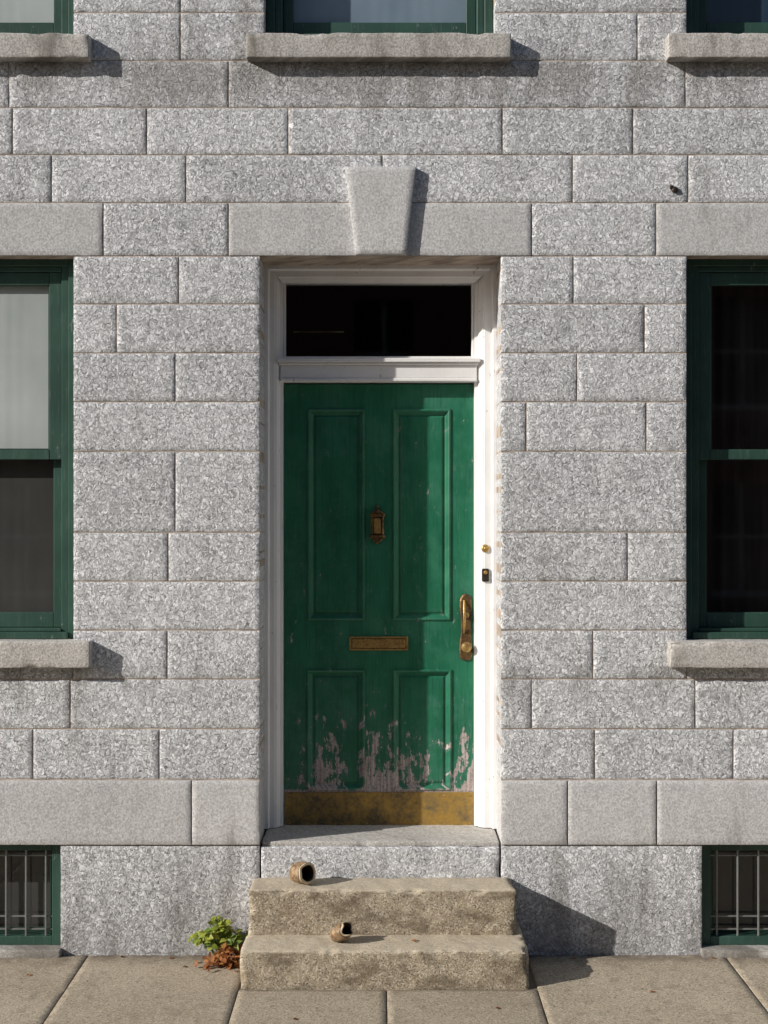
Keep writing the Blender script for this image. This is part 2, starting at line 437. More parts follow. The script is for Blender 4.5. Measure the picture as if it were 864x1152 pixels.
stone(C,X(WL)-0.08,X(WR)+0.08,zt+0.10,zt+0.26,y=-0.20,depth=0.62,amp=0.001,cell=0.05)
stone(C,X(WL),X(WR),zt+0.26,zt+0.75,y=-0.02,depth=0.42,amp=0.001,cell=0.05)
C.obj('cornice','dressed',bld,fix=False)
SH=Buf(); xl,xr=X(WL),X(WR)
SH.box(xl,xl+0.3,0.412,8.0,-0.05,zt+0.6); SH.box(xr-0.3,xr,0.412,8.0,-0.05,zt+0.6); SH.box(xl+0.3,xr-0.3,7.7,8.0,-0.05,zt+0.6)
SH.obj('side_and_rear_walls','granite',bld)
R=Buf(); R.box(xl+0.3,xr-0.3,0.41,7.7,zt+0.02,zt+0.2); R.obj('roof','roof',bld)
I=Buf()
I.box(xl+0.31,xr-0.31,2.6,2.7,0,zt); I.box(xl+0.31,xr-0.31,0.43,2.6,0.60,0.66) ; I.box(xl+0.31,xr-0.31,0.43,2.6,3.85,4.0)
I.box(X(180)-.05,X(180)+.05,0.43,2.6,0,zt); I.box(X(670)-.05,X(670)+.05,0.43,2.6,0,zt)
I.obj('interior_rooms','interior',bld)

# ---------------- sills
def sill(px0,px1,zt,zb,seed):
    B=Buf(); rough_box(B,X(px0,-0.07),X(px1,-0.07),-0.072,0.20,zb,zt,cell=0.025,r=0.006,amp=0.002,chip=0.008,seed=seed,tint=random.random())
    return B.obj('window_sill','sill',bld)
zs1,zs0=1.571,1.440
zu1,zu0=4.585,4.462
for (a,b,s) in ((-195,101,1.),(754,1051,5.)): sill(a,b,zs1,zs0,s)
for (a,b,s) in ((-197,100,11.),(277,575,15.),(752,1051,19.)): sill(a,b,zu1,zu0,s)

# ---------------- sash windows
def sash_window(x0,x1,z0,z1,upper_mat,lower_mat):
    e=bpy.data.objects.new('sash_window',None); scene.collection.objects.link(e); e.parent=bld
    F=Buf(); fy=0.085; fw=0.080
    for (a,b) in ((x0,x0+0.042),(x1-0.042,x1)): F.box(a,b,fy,0.25,z0+0.0,z1,0.003)
    for (a,b) in ((x0+0.042,x0+fw),(x1-fw,x1-0.042)): F.box(a,b,fy+0.014,0.25,z0+0.0,z1,0.003)
    F.box(x0+0.042,x1-0.042,fy+0.002,0.25,z1-0.035,z1,0.003)
    F.box(x0+fw,x1-fw,fy+0.016,0.25,z1-0.062,z1-0.035,0.003)
    F.box(x0+0.041,x1-0.041,fy-0.03,0.25,z0,z0+0.035,0.004)
    F.box(x0+fw,x1-fw,fy+0.004,0.25,z0+0.035,z0+0.052,0.003)
    F.obj('frame','green',e)
    ax0,ax1=x0+fw,x1-fw; zm=z0+(z1-z0)*0.487; st=0.064
    U=Buf(); y0=0.112
    zt_=z1-0.062
    U.box(ax0+.001,ax0+st,y0,y0+0.035,zm-0.028,zt_,0.003); U.box(ax1-st,ax1-.001,y0,y0+0.035,zm-0.028,zt_,0.003)
    U.box(ax0+st,ax1-st,y0+0.001,y0+0.035,zt_-0.066,zt_-.001,0.003); U.box(ax0+st,ax1-st,y0-0.002,y0+0.035,zm-0.028,zm+0.024,0.003)
    for (a,b) in ((ax0+st,ax0+st+.008),(ax1-st-.008,ax1-st)): U.box(a,b,y0+0.010,y0+0.03,zm+0.024,zt_-0.066)
    U.obj('upper_sash','green',e)
    L=Buf(); y1=y0+0.038; zb=z0+0.053
    L.box(ax0+.001,ax0+st-.012,y1,y1+0.035,zb,zm+0.02,0.003); L.box(ax1-st+.012,ax1-.001,y1,y1+0.035,zb,zm+0.02,0.003)
    L.box(ax0+st-.012,ax1-st+.012,y1+0.001,y1+0.035,zb,zb+0.076,0.003); L.box(ax0+st-.012,ax1-st+.012,y1,y1+0.035,zm-0.02,zm+0.02,0.003)
    L.obj('lower_sash','green',e)
    G=Buf()
    G.add([(ax0+st,y0+0.02,zm),(ax1-st,y0+0.02,zm),(ax1-st,y0+0.02,zt_-.06),(ax0+st,y0+0.02,zt_-.06)],[(0,1,2,3)])
    G.add([(ax0+st-.02,y1+0.02,zb+.05),(ax1-st+.02,y1+0.02,zb+.05),(ax1-st+.02,y1+0.02,zm),(ax0+st-.02,y1+0.02,zm)],[(0,1,2,3)])
    G.obj('glass','glass',e,fix=False)
    def curtain_and_reflection(za,zb_,mat,yy,amp,nm,xi):
        Cb=Buf(); n=110; vs=[]; 
        for i in range(n+1):
            x=x0+xi+(x1-x0-2*xi)*i/n; y=yy+amp*math.sin(i*0.8+0.6*math.sin(i*0.23))*(0.6+0.4*math.sin(i*.11))
            vs+= [(x,y,za),(x,y,zb_)]
        Cb.add(vs,[(2*i,2*i+2,2*i+3,2*i+1) for i in range(n)],0.5,True); Cb.obj(nm,mat,e)
    flat=upper_mat!='darkcurtain'
    curtain_and_reflection(zm+0.03,z1-.064,upper_mat,0.151 if flat else 0.25,0.0003 if flat else 0.014,'blind',0.085 if flat else 0.01)  # in upper-storey windows these sheets carry the painted sky reflection
    curtain_and_reflection(z0+.055,zm+.01,lower_mat,0.196 if flat else 0.27,0.0003 if flat else 0.014,'curtain',0.085 if flat else 0.01)
    return e
xa,xb=X(-176),X(82); xc,xd=X(773),X(1031)
sash_window(xa,xb,zs1,Z(288),'blind','screen')
sash_window(xc,xd,zs1,Z(288),'darkcurtain','darkcurtain')
sash_window(xa,xb,zu1,Z(-389),'blind','blind')  # pale sheets added to give the glass its reflected sky tone
sash_window(X(298),X(556),zu1,Z(-389),'bluegrey','bluegrey')
sash_window(xc,xd,zu1,Z(-389),'navy','navy')

# ---------------- basement windows
def basement(x0,x1,z0,z1,bars):
    e=bpy.data.objects.new('basement_window',None); scene.collection.objects.link(e); e.parent=bld
    F=Buf(); fy=0.035
    for (a,b) in ((x0,x0+0.05),(x1-0.05,x1)): F.box(a,b,fy,0.2,z0,z1,0.003)
    F.box(x0+0.05,x1-0.05,fy+.002,0.2,z1-0.035,z1,0.003); F.box(x0+0.05,x1-0.05,fy+.002,0.2,z0,z0+0.045,0.003)
    for (a,b) in ((x0+.05,x0+0.068),(x1-0.068,x1-.05)): F.box(a,b,fy+.03,0.2,z0+.045,z1-.035,0.003)
    F.obj('frame','green',e)
    G=Buf(); G.add([(x0+.05,.10,z0+.04),(x1-.05,.10,z0+.04),(x1-.05,.10,z1-.03),(x0+.05,.10,z1-.03)],[(0,1,2,3)]); G.obj('glass','glass',e,fix=False)
    K=Buf(); K.box(x0+.02,x1-.02,0.205,0.215,z0,z1); K.obj('backing','screen',e)
    Gr=Buf()
    for bx in bars: Gr.box(bx-.0045,bx+.0045,fy+.012,fy+.022,z0+.02,z1-.02,0.002)
    for zz in (z1-0.065,z0+0.14,z0+.075): Gr.box(x0+.03,x1-.03,fy+.023,fy+.031,zz-.004,zz+.004,0.001)
    Gr.obj('grille','grille',e)
x0,x1=X(-135),X(68)
basement(x0,x1,0.035,Z(950)-0.004,[x1-0.085-0.1*i for i in range(8)])
x0,x1=X(790),X(990)
basement(x0,x1,0.035,Z(950)-0.004,[x0+0.085+0.105*i for i in range(7)])
for (a,b) in ((-150,70),(788,1005)):
    B=Buf(); rough_box(B,X(a),X(b),-0.05,0.2,-0.03,0.036,cell=0.03,r=0.006,amp=0.002,seed=a); B.obj('basement_sill','sill',bld)

# ---------------- doorway
OX0,OX1=X(293),X(563); HZ=Z(288)
ZT=0.56
dxl,dxr=X(319,0.38),X(533,0.38); dzt=Z(432,0.38); dzb=0.575
door=bpy.data.objects.new('front_door',None); scene.collection.objects.link(door); door.parent=bld
fr=Buf()
def jamb(x_out,x_in,sgn):
    w=abs(x_in-x_out)
    prof=[(0,0.268),(0.018,0.268),(0.022,0.276),(0.026,0.292),(w*0.55,0.292),(w*0.55+0.004,0.297),(w*0.55+0.010,0.297),(w*0.55+0.014,0.305),(w*0.80,0.318),(w*0.84,0.330),(w,0.335),(w,0.42)]
    vs=[];
    for (u,y) in prof:
        for z in (ZT+0.008,HZ+0.01): vs.append((x_out+sgn*u,y,z))
    fr.add(vs,[(2*i,2*i+2,2*i+3,2*i+1) for i in range(len(prof)-1)])
jamb(OX0-0.003,dxl,1); jamb(OX1+0.003,dxr,-1)
hz=Z(318,0.33)
prof=[(0,0.2675),(0.018,0.2675),(0.022,0.276),(0.026,0.291),(0.055,0.291),(0.060,0.30),(0.085,0.315),(HZ-hz,0.334),(HZ-hz,0.42)]
vs=[]
for (u,y) in prof:
    k=min(u/(HZ-hz),1)
    vs+=[(OX0+(dxl-OX0)*k,y,HZ-u+.001),(OX1+(dxr-OX1)*k,y,HZ-u+.001)]
fr.add(vs,[(2*i,2*i+2,2*i+3,2*i+1) for i in range(len(prof)-1)])
tb0,tb1=dzt+0.006,Z(403,0.30)
fr.box(dxl-0.028,dxr+0.028,0.285,0.42,tb1-0.022,tb1,0.003)
fr.box(dxl-0.020,dxr+0.020,0.298,0.42,tb1-0.036,tb1-0.0225,0.004)
fr.box(dxl-0.012,dxr+0.012,0.312,0.42,tb0+0.018,tb1-0.0365,0.003)
fr.box(dxl-0.012,dxr+0.012,0.305,0.42,tb0,tb0+0.0175,0.004)
a0,a1,b0,b1=dxl+0.001,dxr-0.001,tb1+0.001,hz
fr.box(a0,a0+0.012,0.345,0.40,b0,b1,0.002); fr.box(a1-0.012,a1,0.345,0.40,b0,b1,0.002)
fr.box(a0+.012,a1-.012,0.345,0.40,b0,b0+0.014,0.002)
fr.obj('door_frame','white',door)
tg=Buf(); tg.add([(a0,0.375,b0),(a1,0.375,b0),(a1,0.375,b1+.01),(a0,0.375,b1+.01)],[(0,1,2,3)]); tg.obj('transom_glass','glass',door,fix=False)
hb=Buf(); hb.box(dxl-.3,dxr+.3,1.6,1.62,0.6,3.8); hb.obj('hallway','interior',door)
hb=Buf(); hb.box(-0.50,-0.22,0.70,0.71,3.20,3.208); hb.obj('hallway_picture_rail','step',door)

def panelled(xs,zs,holes,yf,profile):
    B=Buf()
    xsA=sorted(set(xs)); zsA=sorted(set(zs))
    for i in range(len(xsA)-1):
        for j in range(len(zsA)-1):
            cx=(xsA[i]+xsA[i+1])/2; cz=(zsA[j]+zsA[j+1])/2
            if any(h[0]<cx<h[1] and h[2]<cz<h[3] for h in holes): continue
            B.add([(xsA[i],yf,zsA[j]),(xsA[i+1],yf,zsA[j]),(xsA[i+1],yf,zsA[j+1]),(xsA[i],yf,zsA[j+1])],[(0,1,2,3)])
    for h in holes:
        vs=[]; fs=[]
        for k,(ins,dy) in enumerate(profile):
            vs+=[(h[0]+ins,yf+dy,h[2]+ins),(h[1]-ins,yf+dy,h[2]+ins),(h[1]-ins,yf+dy,h[3]-ins),(h[0]+ins,yf+dy,h[3]-ins)]
            if k: fs+=[(4*(k-1)+q,4*(k-1)+(q+1)%4,4*k+(q+1)%4,4*k+q) for q in range(4)]
        k=len(profile)-1; fs.append((4*k,4*k+1,4*k+2,4*k+3))
        B.add(vs,fs)
    x0,x1,z0,z1=xsA[0],xsA[-1],zsA[0],zsA[-1]
    B.add([(x0,yf,z0),(x0,yf+.045,z0),(x0,yf+.045,z1),(x0,yf,z1),(x1,yf,z0),(x1,yf+.045,z0),(x1,yf+.045,z1),(x1,yf,z1)],[(0,1,2,3),(4,7,6,5),(3,2,6,7),(0,4,5,1),(1,5,6,2)])
    return B
d=0.38
def dx(p): return X(p,d)
def dz(p): return Z(p,d)
holes=[(dx(346),dx(411),dz(698),dz(460)),(dx(442),dx(507),dz(698),dz(460)),(dx(345),dx(411),dz(889),dz(753)),(dx(442),dx(508),dz(889),dz(753))]
xs=[dxl+.003,dxr-.003]+[h[0] for h in holes]+[h[1] for h in holes]; zs=[dzb,dzt-0.002]+[h[2] for h in holes]+[h[3] for h in holes]
prof=[(0,0),(0.002,-0.007),(0.008,-0.009),(0.014,-0.006),(0.018,0.002),(0.026,0.012),(0.030,0.015),(0.036,0.015),(0.044,0.010),(0.050,0.009)]
panelled(xs,zs,holes,0.38,prof).obj('door_leaf','door',door)
kp=Buf(); kp.box(dx(321),dx(532),0.374,0.3795,dz(930),dz(891),0.0015)
kp.obj('kick_plate','kick',door)
sc=Buf()
def disc(B,cx,cz,r,y0,y1,n=20,dome=0.0,r2=None):
    r2=r if r2 is None else r2
    vs=[(cx+r*math.cos(2*math.pi*i/n),y1,cz+r*math.sin(2*math.pi*i/n)) for i in range(n)]
    vs+=[(cx+r2*math.cos(2*math.pi*i/n),y0,cz+r2*math.sin(2*math.pi*i/n)) for i in range(n)]
    vs+=[(cx+r2*.6*math.cos(2*math.pi*i/n),y0-dome*.8,cz+r2*.6*math.sin(2*math.pi*i/n)) for i in range(n)]
    vs.append((cx,y0-dome,cz)); c=3*n
    fs=[(i,(i+1)%n,n+(i+1)%n,n+i) for i in range(n)]+[(n+i,n+(i+1)%n,2*n+(i+1)%n,2*n+i) for i in range(n)]+[(2*n+i,2*n+(i+1)%n,c) for i in range(n)]
    B.add(vs,fs,0.5,True)
for px in range(326,532,29):
    for py in (895,926): disc(sc,dx(px),dz(py),0.004,0.3725,0.375,10,0.001)
B=sc
mx0,mx1,mz0,mz1=dx(393),dx(459),dz(731.5),dz(716)
B.box(mx0,mx1,0.370,0.38,mz1-0.010,mz1,0.002); B.box(mx0,mx1,0.370,0.38,mz0,mz0+0.010,0.002)
B.box(mx0,mx0+.012,0.3705,0.38,mz0+.010,mz1-.010,0.001); B.box(mx1-.012,mx1,0.3705,0.38,mz0+.010,mz1-.010,0.001)
# lock plate (bronze, waisted outline) with thumb-latch grip and round brass knob
hx=dx(524.0); z0,z1=dz(743),dz(668)
HP=Buf()
hw_=[(0.0,0.006),(0.012,0.022),(0.035,0.030),(0.09,0.034),(0.20,0.034),(0.30,0.031),(0.40,0.026),(0.55,0.025),(0.68,0.028),(0.80,0.032),(0.90,0.031),(0.955,0.026),(0.985,0.016),(1.0,0.005)]
pts=[(hx+w_,z0+t*(z1-z0)) for t,w_ in hw_]+[(hx-w_,z0+t*(z1-z0)) for t,w_ in hw_[::-1]]
n=len(pts); cz=(z0+z1)/2
vs=[(x,0.38,z) for x,z in pts]+[(x,0.3725,z) for x,z in pts]+[(hx+(x-hx)*.8,0.3675,cz+(z-cz)*.965) for x,z in pts]
HP.add(vs,[(i,(i+1)%n,n+(i+1)%n,n+i) for i in range(n)]+[(n+i,n+(i+1)%n,2*n+(i+1)%n,2*n+i) for i in range(n)]+[tuple(2*n+i for i in range(n))])
HP.obj('lock_plate','bronze',door)
KN=Buf()
kz=dz(727)
prf=[(0.020,0.3675),(0.020,0.362),(0.011,0.358),(0.010,0.345),(0.017,0.340),(0.025,0.334),(0.028,0.326),(0.0265,0.318),(0.020,0.312),(0.011,0.309),(0.001,0.308)]
nn=28; vs=[]
for r_,y_ in prf:
    for i in range(nn): vs.append((hx+r_*math.cos(2*math.pi*i/nn),y_,kz+r_*math.sin(2*math.pi*i/nn)))
KN.add(vs,[(k*nn+i,k*nn+(i+1)%nn,(k+1)*nn+(i+1)%nn,(k+1)*nn+i) for k in range(len(prf)-1) for i in range(nn)],0.5,True)
disc(KN,hx+.002,dz(692),0.015,0.352,0.369,20,0.004)
gv=[]; K=16
for i in range(K+1):
    t=i/K; zz=dz(675)+(dz(712)-dz(675))*t; yy=0.365-0.030*math.sin(math.pi*t); r=0.005+0.002*math.sin(math.pi*t)
    for q in range(8):
        a=2*math.pi*q/8; gv.append((hx-0.010+r*math.cos(a),yy+r*math.sin(a),zz))
KN.add(gv,[(i*8+q,i*8+(q+1)%8,(i+1)*8+(q+1)%8,(i+1)*8+q) for i in range(K) for q in range(8)],0.5,True)
KN.obj('door_knob','brass',door)
bx=X(546,0.29); bz=Z(617,0.29)
disc(B,bx,bz,0.021,0.284,0.293,20,0.002); disc(B,bx,bz,0.009,0.277,0.284,14,0.003)
B.obj('door_hardware','brass',door)
# knocker
K_=Buf(); B=K_
kx=dx(424.5); zt_,zb_=dz(568),dz(612); hgt=zt_-zb_
outline=[(0,1.0),(0.14,0.98),(0.2,0.93),(0.12,0.88),(0.45,0.85),(0.72,0.80),(1.0,0.77),(1.0,0.72),(0.84,0.70),(0.84,0.24),(1.0,0.22),(1.0,0.15),(0.7,0.12),(0.45,0.06),(0.2,0.04),(0.14,0.0)]
hw=0.041; pts=[(kx+u*hw,zb_+v*hgt) for u,v in outline]+[(kx-u*hw,zb_+v*hgt) for u,v in outline[::-1][:-1]]
n=len(pts); cz=(zt_+zb_)/2
vs=[(x,0.38,z) for x,z in pts]+[(x,0.368,z) for x,z in pts]+[(kx+(x-kx)*.86,0.363,cz+(z-cz)*.95) for x,z in pts]
B.add(vs,[(i,(i+1)%n,n+(i+1)%n,n+i) for i in range(n)]+[(n+i,n+(i+1)%n,2*n+(i+1)%n,2*n+i) for i in range(n)]+[tuple(2*n+i for i in range(n))])
for sx in (-1,1): B.box(kx+sx*.026-.004,kx+sx*.026+.004,0.350,0.364,zb_+.24*hgt,zb_+.70*hgt,0.002)
B.box(kx-.035,kx+.035,0.346,0.364,zb_+.70*hgt,zb_+.76*hgt,0.003); B.box(kx-.035,kx+.035,0.346,0.364,zb_+.17*hgt,zb_+.23*hgt,0.003)
disc(B,kx,zb_+.84*hgt,0.011,0.355,0.365,14,0.006)
B.obj('door_knocker','bronze',door)
B=Buf(); B.box(kx-.019,kx+.019,0.350,0.3625,zb_+.26*hgt,zb_+.67*hgt,0.005); B.box(mx0+.015,mx1-.015,0.368,0.376,mz0+.013,mz1-.013,0.003); B.obj('striker_and_flap','brass',door)
ib=Buf(); bz=Z(647,0.29)
ib.box(bx-.019,bx+.019,0.278,0.295,bz-.034,bz+.034,0.005); ib.box(bx-.010,bx+.010,0.270,0.278,bz-.026,bz-.008,0.002)
ib.box(mx0+.011,mx1-.011,0.3745,0.3795,mz0+.009,mz1-.009)
ib.obj('night_latch','iron',door)
B=Buf(); disc(B,bx,bz+.014,0.010,0.272,0.278,14,0.002); B.obj('latch_keyhole','brass',door)
ir=Buf(); disc(ir,X(759),Z(214),0.016,-0.012,0.004,12,0.004); ir.box(X(753),X(757),-0.014,0.0,Z(213),Z(209),0.002); ir.obj('iron_wall_anchor','iron',bld)

# ------------------------------------------------------------ steps
st=empty('stone_steps')
T=Buf(); rough_box(T,OX0+.004,OX1-.004,-0.012,0.42,0.35,ZT-0.020,cell=0.022,r=0.008,amp=0.002,chip=0.010,seed=3); 
T.obj('top_step','granite',st)
T=Buf(); rough_box(T,OX0+.006,OX1-.006,0.004,0.44,ZT-0.022,ZT+0.004,cell=0.022,r=0.006,amp=0.0015,chip=0.004,seed=33); 
T.obj('threshold','sill',st)
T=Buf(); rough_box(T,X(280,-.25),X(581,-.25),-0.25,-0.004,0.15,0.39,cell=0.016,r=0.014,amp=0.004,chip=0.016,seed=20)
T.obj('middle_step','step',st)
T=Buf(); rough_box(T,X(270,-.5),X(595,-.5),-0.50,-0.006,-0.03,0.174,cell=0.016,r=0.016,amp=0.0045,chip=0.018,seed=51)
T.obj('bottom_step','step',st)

# ------------------------------------------------------------ ground
g=Buf(); g.box(-400,400,-400,400,-0.40,-0.30); g.obj('ground','earth')
rd=Buf(); rd.add([(-200,-11,-0.13),(200,-11,-0.13),(200,-3.2,-0.13),(-200,-3.2,-0.13)],[(0,1,2,3)]); rd.obj('road','asphalt')
rm=Buf()
for i in range(-30,30): rm.add([(i*4,-7.16,-0.126),(i*4+2,-7.16,-0.126),(i*4+2,-7.04,-0.126),(i*4,-7.04,-0.126)],[(0,1,2,3)])
rm.obj('road_marking','roadpaint')
kb=Buf()
for i in range(-40,40):
    kb.box(i*1.2+.004,i*1.2+1.196,-3.2,-3.04,-0.3,0.0,0.01,tint=random.random()); kb.box(i*1.2+.004,i*1.2+1.196,-11.16,-11.0,-0.3,0.0,0.01,tint=random.random())
kb.obj('kerb','dressed')
pv=empty('pavement')
J=Buf(); J.box(-60,60,-3.04,0.3,-0.3,-0.006); J.box(-60,60,-16,-11.16,-0.3,-0.006); J.obj('bedding','joint',pv)
P=Buf()
def slab(x0,x1,y0,y1,fine=True):
    gp=0.0028; x0+=gp;x1-=gp;y0+=gp;y1-=gp
    t=random.random(); dzz=random.uniform(-.0012,.0012)
    if not fine: P.box(x0,x1,y0,y1,-0.1,0.0,0.003,tint=t); return
    cell=0.03; us=lines(x0,x1,cell,0.004); ws=lines(y0,y1,cell,0.004); nu,nw=len(us),len(ws); vs=[]
    for j,w in enumerate(ws):
        for i,u in enumerate(us):
            xx=x0+(x1-x0)*u; yy=y0+(y1-y0)*w; e=i in(0,nu-1) or j in(0,nw-1)
            zz=dzz+noise.noise(Vector((xx*5,yy*5,t*9)))*0.0012-(0.004+abs(noise.noise(Vector((xx*30,yy*30,0))))*.003 if e else 0)
            if not e and (i in(1,nu-2) or j in(1,nw-2)): zz-=max(0,noise.noise(Vector((xx*22,yy*22,4)))-.2)*.012
            vs.append((xx,yy,zz))
    P.add(vs,[(j*nu+i,j*nu+i+1,(j+1)*nu+i+1,(j+1)*nu+i) for j in range(nw-1) for i in range(nu-1)],t,True)
xj=[-3.9,-3.1,-2.29,-1.478,-0.675,0.012,0.711,1.70,2.5,3.3,4.1]
for a,b in zip(xj[:-1],xj[1:]):
    ytop=-0.004 if not(-0.7<a<0.70) else -0.515
    slab(a,b,-1.35,ytop); slab(a,b,-2.2,-1.35); slab(a,b,-3.04,-2.2)
for i in range(-60,-4): 
    for k in range(3): slab(i*.8-.05+.15,i*.8+.75+.15,-1.014*(k+1),-1.014*k,False)
for i in range(5,60):
    for k in range(3): slab(i*.8+.1,i*.8+.9,-1.014*(k+1),-1.014*k,False)
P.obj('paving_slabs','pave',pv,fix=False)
P=Buf()
for i in range(-60,60):
    for k in range(5): slab(i*.9,i*.9+.9,-11.16-.96*(k+1),-11.16-.96*k,False)
P.obj('far_paving','pave',pv)

# terrace across the street (seen reflected in the panes)
far=empty('brick_house'); HB=Buf(); WN=Buf(); TR=Buf()
y0=-16.0
xsw=[-15+i*3.0 for i in range(11)]
zlev=[(0.9,2.7),(4.0,5.8),(7.0,8.6)]
prev=-0.3
for (za,zb_) in zlev:
    HB.box(-16.5,16.5,y0-0.3,y0,prev,za); 
    xp=-16.5
    for xw in xsw:
        HB.box(xp,xw-.5,y0-0.3,y0,za,zb_); xp=xw+.5
        WN.box(xw-.5,xw+.5,y0-0.22,y0-0.2,za,zb_)
        TR.box(xw-.55,xw+.55,y0-.1,y0+.07,za-.1,za-.002,0.005); TR.box(xw-.03,xw+.03,y0-.199,y0-.15,za,zb_)
        TR.box(xw-.499,xw+.499,y0-.198,y0-.149,(za+zb_)/2-.03,(za+zb_)/2+.03)
    HB.box(xp,16.5,y0-0.3,y0,za,zb_); prev=zb_
HB.box(-16.5,16.5,y0-0.3,y0,prev,9.6); HB.box(-16.5,16.5,y0-8,y0-0.3,-.3,9.4)
TR.box(-16.6,16.6,y0-.3,y0+.25,9.6,9.9,0.01)
HB.obj('walls','brick',far); WN.obj('windows','interior',far); TR.obj('trim','dressed',far)

# ------------------------------------------------------------ seed pods
def podmat():
    m=M('dry_pod',0.55); n=m.noise(45,4,0.7)
    t=m.attr('tint')
    c=m.mix(m.map(n,0.35,0.65,0,1),(0.10,0.055,0.03),(0.40,0.27,0.15))
    c=m.mix(m.map(t,0,0.5,0,1),c,(0.04,0.022,0.014))
    c=m.mix(m.map(t,0.6,1.0,0,1),c,m.mix(n,(0.55,0.40,0.23),(0.80,0.66,0.45))); m.color(c); m.bump(n,0.6,0.003); return m.m
MAT['pod']=podmat()
def pod(loc,R,L,rot,seed,flat=0.92,rag_=0.22,prof=None):
    B=Buf(); n=40
    prof=prof or [(0.0,0.02),(0.03,0.5),(0.10,0.85),(0.3,0.98),(0.62,1.0),(0.85,1.0),(0.97,1.04),(1.0,0.99)]
    inner=[(1.0,0.80),(0.93,0.74),(0.7,0.72),(0.4,0.68),(0.25,0.6),(0.12,0.0)]
    allp=[(p,0) for p in prof]+[(p,1) for p in inner]; vs=[];tt=[]; np_=len(prof)
    for k,((t,r),inn) in enumerate(allp):
        for i in range(n):
            a=2*math.pi*i/n
            rag=(noise.noise(Vector((math.cos(a)*1.3,math.sin(a)*1.3,seed)))*rag_)*(t**3)
            bb=1+0.10*noise.noise(Vector((math.cos(a)*1.5,math.sin(a)*1.5,seed+t*2)))
            vs.append(Vector((r*R*bb*math.cos(a)*flat,r*R*bb*math.sin(a),(t+rag)*L)))
            tt.append(1.0 if k in (np_-2,np_-1,np_) else (0.5 if inn else 0.0))
    m_=len(allp); fs=[(k*n+i,k*n+(i+1)%n,(k+1)*n+(i+1)%n,(k+1)*n+i) for k in range(m_-1) for i in range(n)]
    Mx=Matrix.Rotation(rot[2],4,'Z')@Matrix.Rotation(rot[1],4,'Y')@Matrix.Rotation(rot[0],4,'X')
    vs=[Mx@v for v in vs]; mz=min(v.z for v in vs); vs=[tuple(v+Vector(loc)-Vector((0,0,mz))) for v in vs]
    B.add(vs,fs,0,True); B.t=tt
    return B.obj('seed_pod','pod')
pod((-0.44,-0.10,0.391),0.054,0.100,(0,math.radians(84),math.radians(-45)),1.3,0.97,0.12)
pod((-0.245,-0.34,0.175),0.054,0.105,(0,math.radians(58),math.radians(-30)),7.7,0.72,0.22,[(0.0,0.02),(0.05,0.42),(0.16,0.75),(0.35,0.95),(0.6,1.02),(0.82,0.98),(0.95,0.93),(1.0,0.88)])

# ------------------------------------------------------------ weed + dead leaves
def leafmat(name,cols):
    m=M(name,0.5,spec=0.4); t=m.attr('tint'); st=[(i/(len(cols)-1),c) for i,c in enumerate(cols)]
    rp=m.ramp(t,st)
    m.color(m.mix(m.map(m.noise(60,2),0.3,0.7,0,0.3),rp,cols[0])); 
    tr=m.nt.nodes.new('ShaderNodeBsdfTranslucent'); mx=m.nt.nodes.new('ShaderNodeMixShader'); mx.inputs[0].default_value=0.3
    m.nt.links.new(rp,tr.inputs[0])
    m.nt.links.new(m.b.outputs[0],mx.inputs[1]); m.nt.links.new(tr.outputs[0],mx.inputs[2]); m.nt.links.new(mx.outputs[0],m.out.inputs[0]); return m.m
MAT['leaf']=leafmat('weed_leaf',[(0.05,0.10,0.012),(0.18,0.26,0.035),(0.42,0.44,0.07)])
MAT['dead']=leafmat('dead_leaf',[(0.13,0.04,0.012),(0.34,0.12,0.035),(0.48,0.24,0.09)])
def leaf(B,p,d,up,L,Wd,tint,curl=0.3,lobed=True):
    d=d.normalized(); s=d.cross(up).normalized(); u=s.cross(d).normalized()
    prof=[(0,0.05),(0.15,0.55),(0.3,0.95),(0.42,0.75),(0.55,1.0),(0.72,0.62),(0.86,0.4),(1.0,0.02)] if lobed else [(0,0.05),(0.2,0.6),(0.45,1.0),(0.7,0.8),(0.9,0.35),(1.0,0.02)]
    vs=[]
    for t,w in prof:
        c=p+d*L*t-u*(L*curl*t*t)
        for k in (-1,0,1): vs.append(tuple(c+s*(k*w*Wd/2)+u*(abs(k)*Wd*0.14*w)))
    fs=[]
    for i in range(len(prof)-1):
        for k in (0,1): a=i*3+k; fs.append((a,a+1,a+4,a+3))
    B.add(vs,fs,tint,True)
wd=empty('weed_plant'); B=Buf(); S_=Buf()
base=Vector((-0.79,-0.10,0.0)); R=random.Random(5)
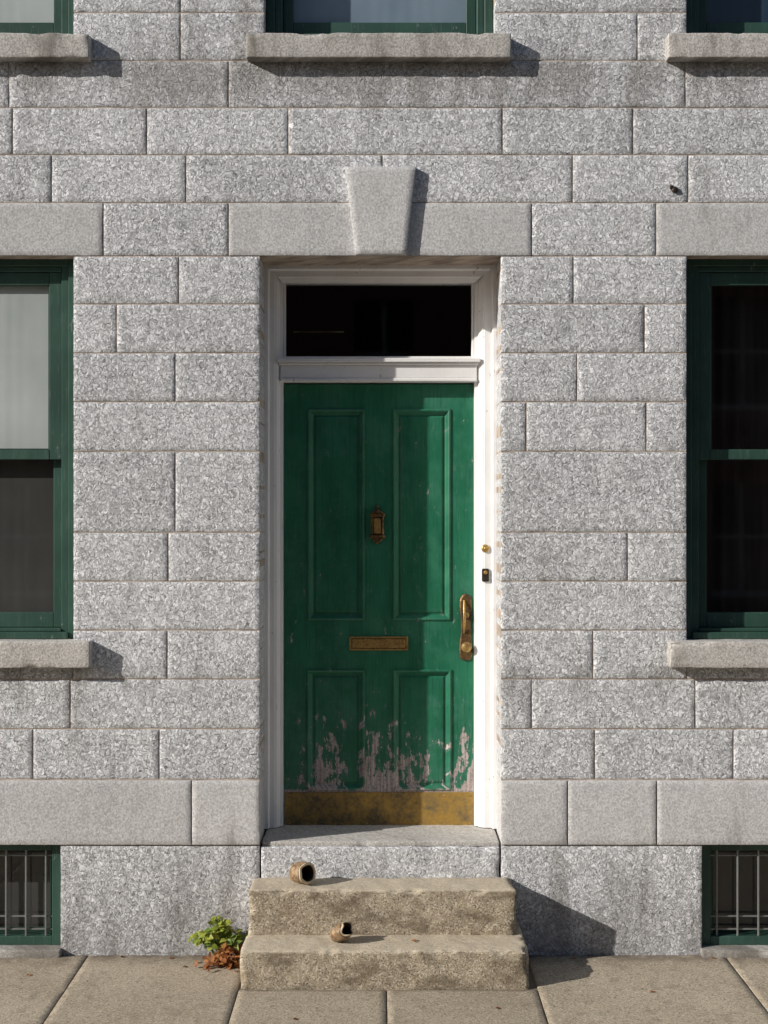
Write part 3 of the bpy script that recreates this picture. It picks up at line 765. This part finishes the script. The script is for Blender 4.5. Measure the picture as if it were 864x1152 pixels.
for k in range(64):
    a=R.uniform(0,2*math.pi); rr=R.uniform(0.0,0.130)
    tip=base+Vector((math.cos(a)*rr*1.1-.01,math.sin(a)*rr*0.6,R.uniform(0.07,0.20)*(1.12-rr*2.2)))
    if tip.x>-0.665: tip.x=-0.675
    b0=base+Vector((math.cos(a)*rr*0.2,math.sin(a)*rr*.15,0))
    r=0.0018; seg=5; pv_=[]
    for i in range(seg+1):
        t=i/seg; c=b0.lerp(tip,t)+Vector((0,0,0.02*math.sin(math.pi*t)))
        for q in range(4):
            an=math.pi/2*q; pv_.append((c.x+r*math.cos(an),c.y+r*math.sin(an),c.z))
    S_.add(pv_,[(i*4+q,i*4+(q+1)%4,(i+1)*4+(q+1)%4,(i+1)*4+q) for i in range(seg) for q in range(4)],0.3)
    for q in range(R.randint(3,5)):
        t=R.uniform(0.65,1.05); c=b0.lerp(tip,t)+Vector((0,0,0.02*math.sin(math.pi*min(t,1))))
        an=R.uniform(0,2*math.pi); dd=Vector((math.cos(an)*.8,math.sin(an)*.6-0.35,R.uniform(-0.5,0.5)))
        leaf(B,c,dd,Vector((-.5,-.6,0.7)),R.uniform(0.024,0.044),R.uniform(0.020,0.036),min(1,max(0,R.gauss(0.30+tip.z*2.6,0.28))),R.uniform(0.1,0.4))
B.obj('leaves','leaf',wd,fix=False); S_.obj('stems','leaf',wd)
B=Buf()
for k in range(190):
    x=-0.765+R.gauss(0.0,0.05); y=-0.15+R.gauss(-0.02,0.035)
    if y>-0.015: y=-0.03
    if x>-0.69: x=-0.70-R.random()*.04
    z=R.uniform(0.004,0.11)*max(0.1,1-abs(x+.76)*8)
    an=R.uniform(0,2*math.pi); dd=Vector((math.cos(an),math.sin(an),R.uniform(-0.2,0.6)))
    leaf(B,Vector((x,y,z)),dd,Vector((R.uniform(-.8,.3),R.uniform(-.9,.2),1)),R.uniform(0.025,0.048),R.uniform(0.016,0.03),R.random(),R.uniform(-0.2,0.7),False)
for (x,y,z) in ((0.13,-0.36,0.180),(0.155,-0.35,0.180),(-1.05,-0.05,0.004),(-0.98,-0.2,0.004),(0.95,-0.08,0.004),(1.25,-0.55,0.004),(-1.7,-0.3,0.004),(-0.40,-0.9,0.004),(1.62,-0.06,.004),(-1.3,-0.03,.004),(0.5,-0.75,0.003)):
    an=R.uniform(0,6.28); leaf(B,Vector((x,y,z)),Vector((math.cos(an),math.sin(an),0.05)),Vector((0,0,1)),0.028,0.018,R.random(),0.1,False)
B.obj('fallen_leaves','dead',fix=False)

# ------------------------------------------------------------ light, world, camera
sd=Vector((2.2,1.0,-1.1)).normalized()
L=bpy.data.lights.new('sun','SUN'); L.energy=5.0; L.angle=math.radians(0.5); L.color=(1.0,0.95,0.87)
lo=bpy.data.objects.new('sun',L); scene.collection.objects.link(lo); lo.rotation_euler=sd.to_track_quat('-Z','Y').to_euler(); lo.location=(-20,-9,10)
w=bpy.data.worlds.new('World'); scene.world=w; w.use_nodes=True; nt=w.node_tree
bg=nt.nodes['Background']; sk=nt.nodes.new('ShaderNodeTexSky'); sk.sky_type='NISHITA'; sk.sun_disc=False
sk.sun_elevation=math.asin(-sd.z); sk.sun_rotation=math.atan2(-sd.x,-sd.y)%(2*math.pi)
nt.links.new(sk.outputs[0],bg.inputs[0]); bg.inputs[1].default_value=0.08
cam=bpy.data.cameras.new('camera'); co=bpy.data.objects.new('camera',cam); scene.collection.objects.link(co)
co.location=(0,-D,CZ); co.rotation_euler=(math.radians(90),0,0)
cam.sensor_fit='VERTICAL'; cam.sensor_height=36; cam.sensor_width=27; cam.lens=36*D/(1152/S); cam.clip_end=1500
scene.camera=co
scene.view_settings.view_transform='Standard'; scene.view_settings.look='None'; scene.view_settings.exposure=0
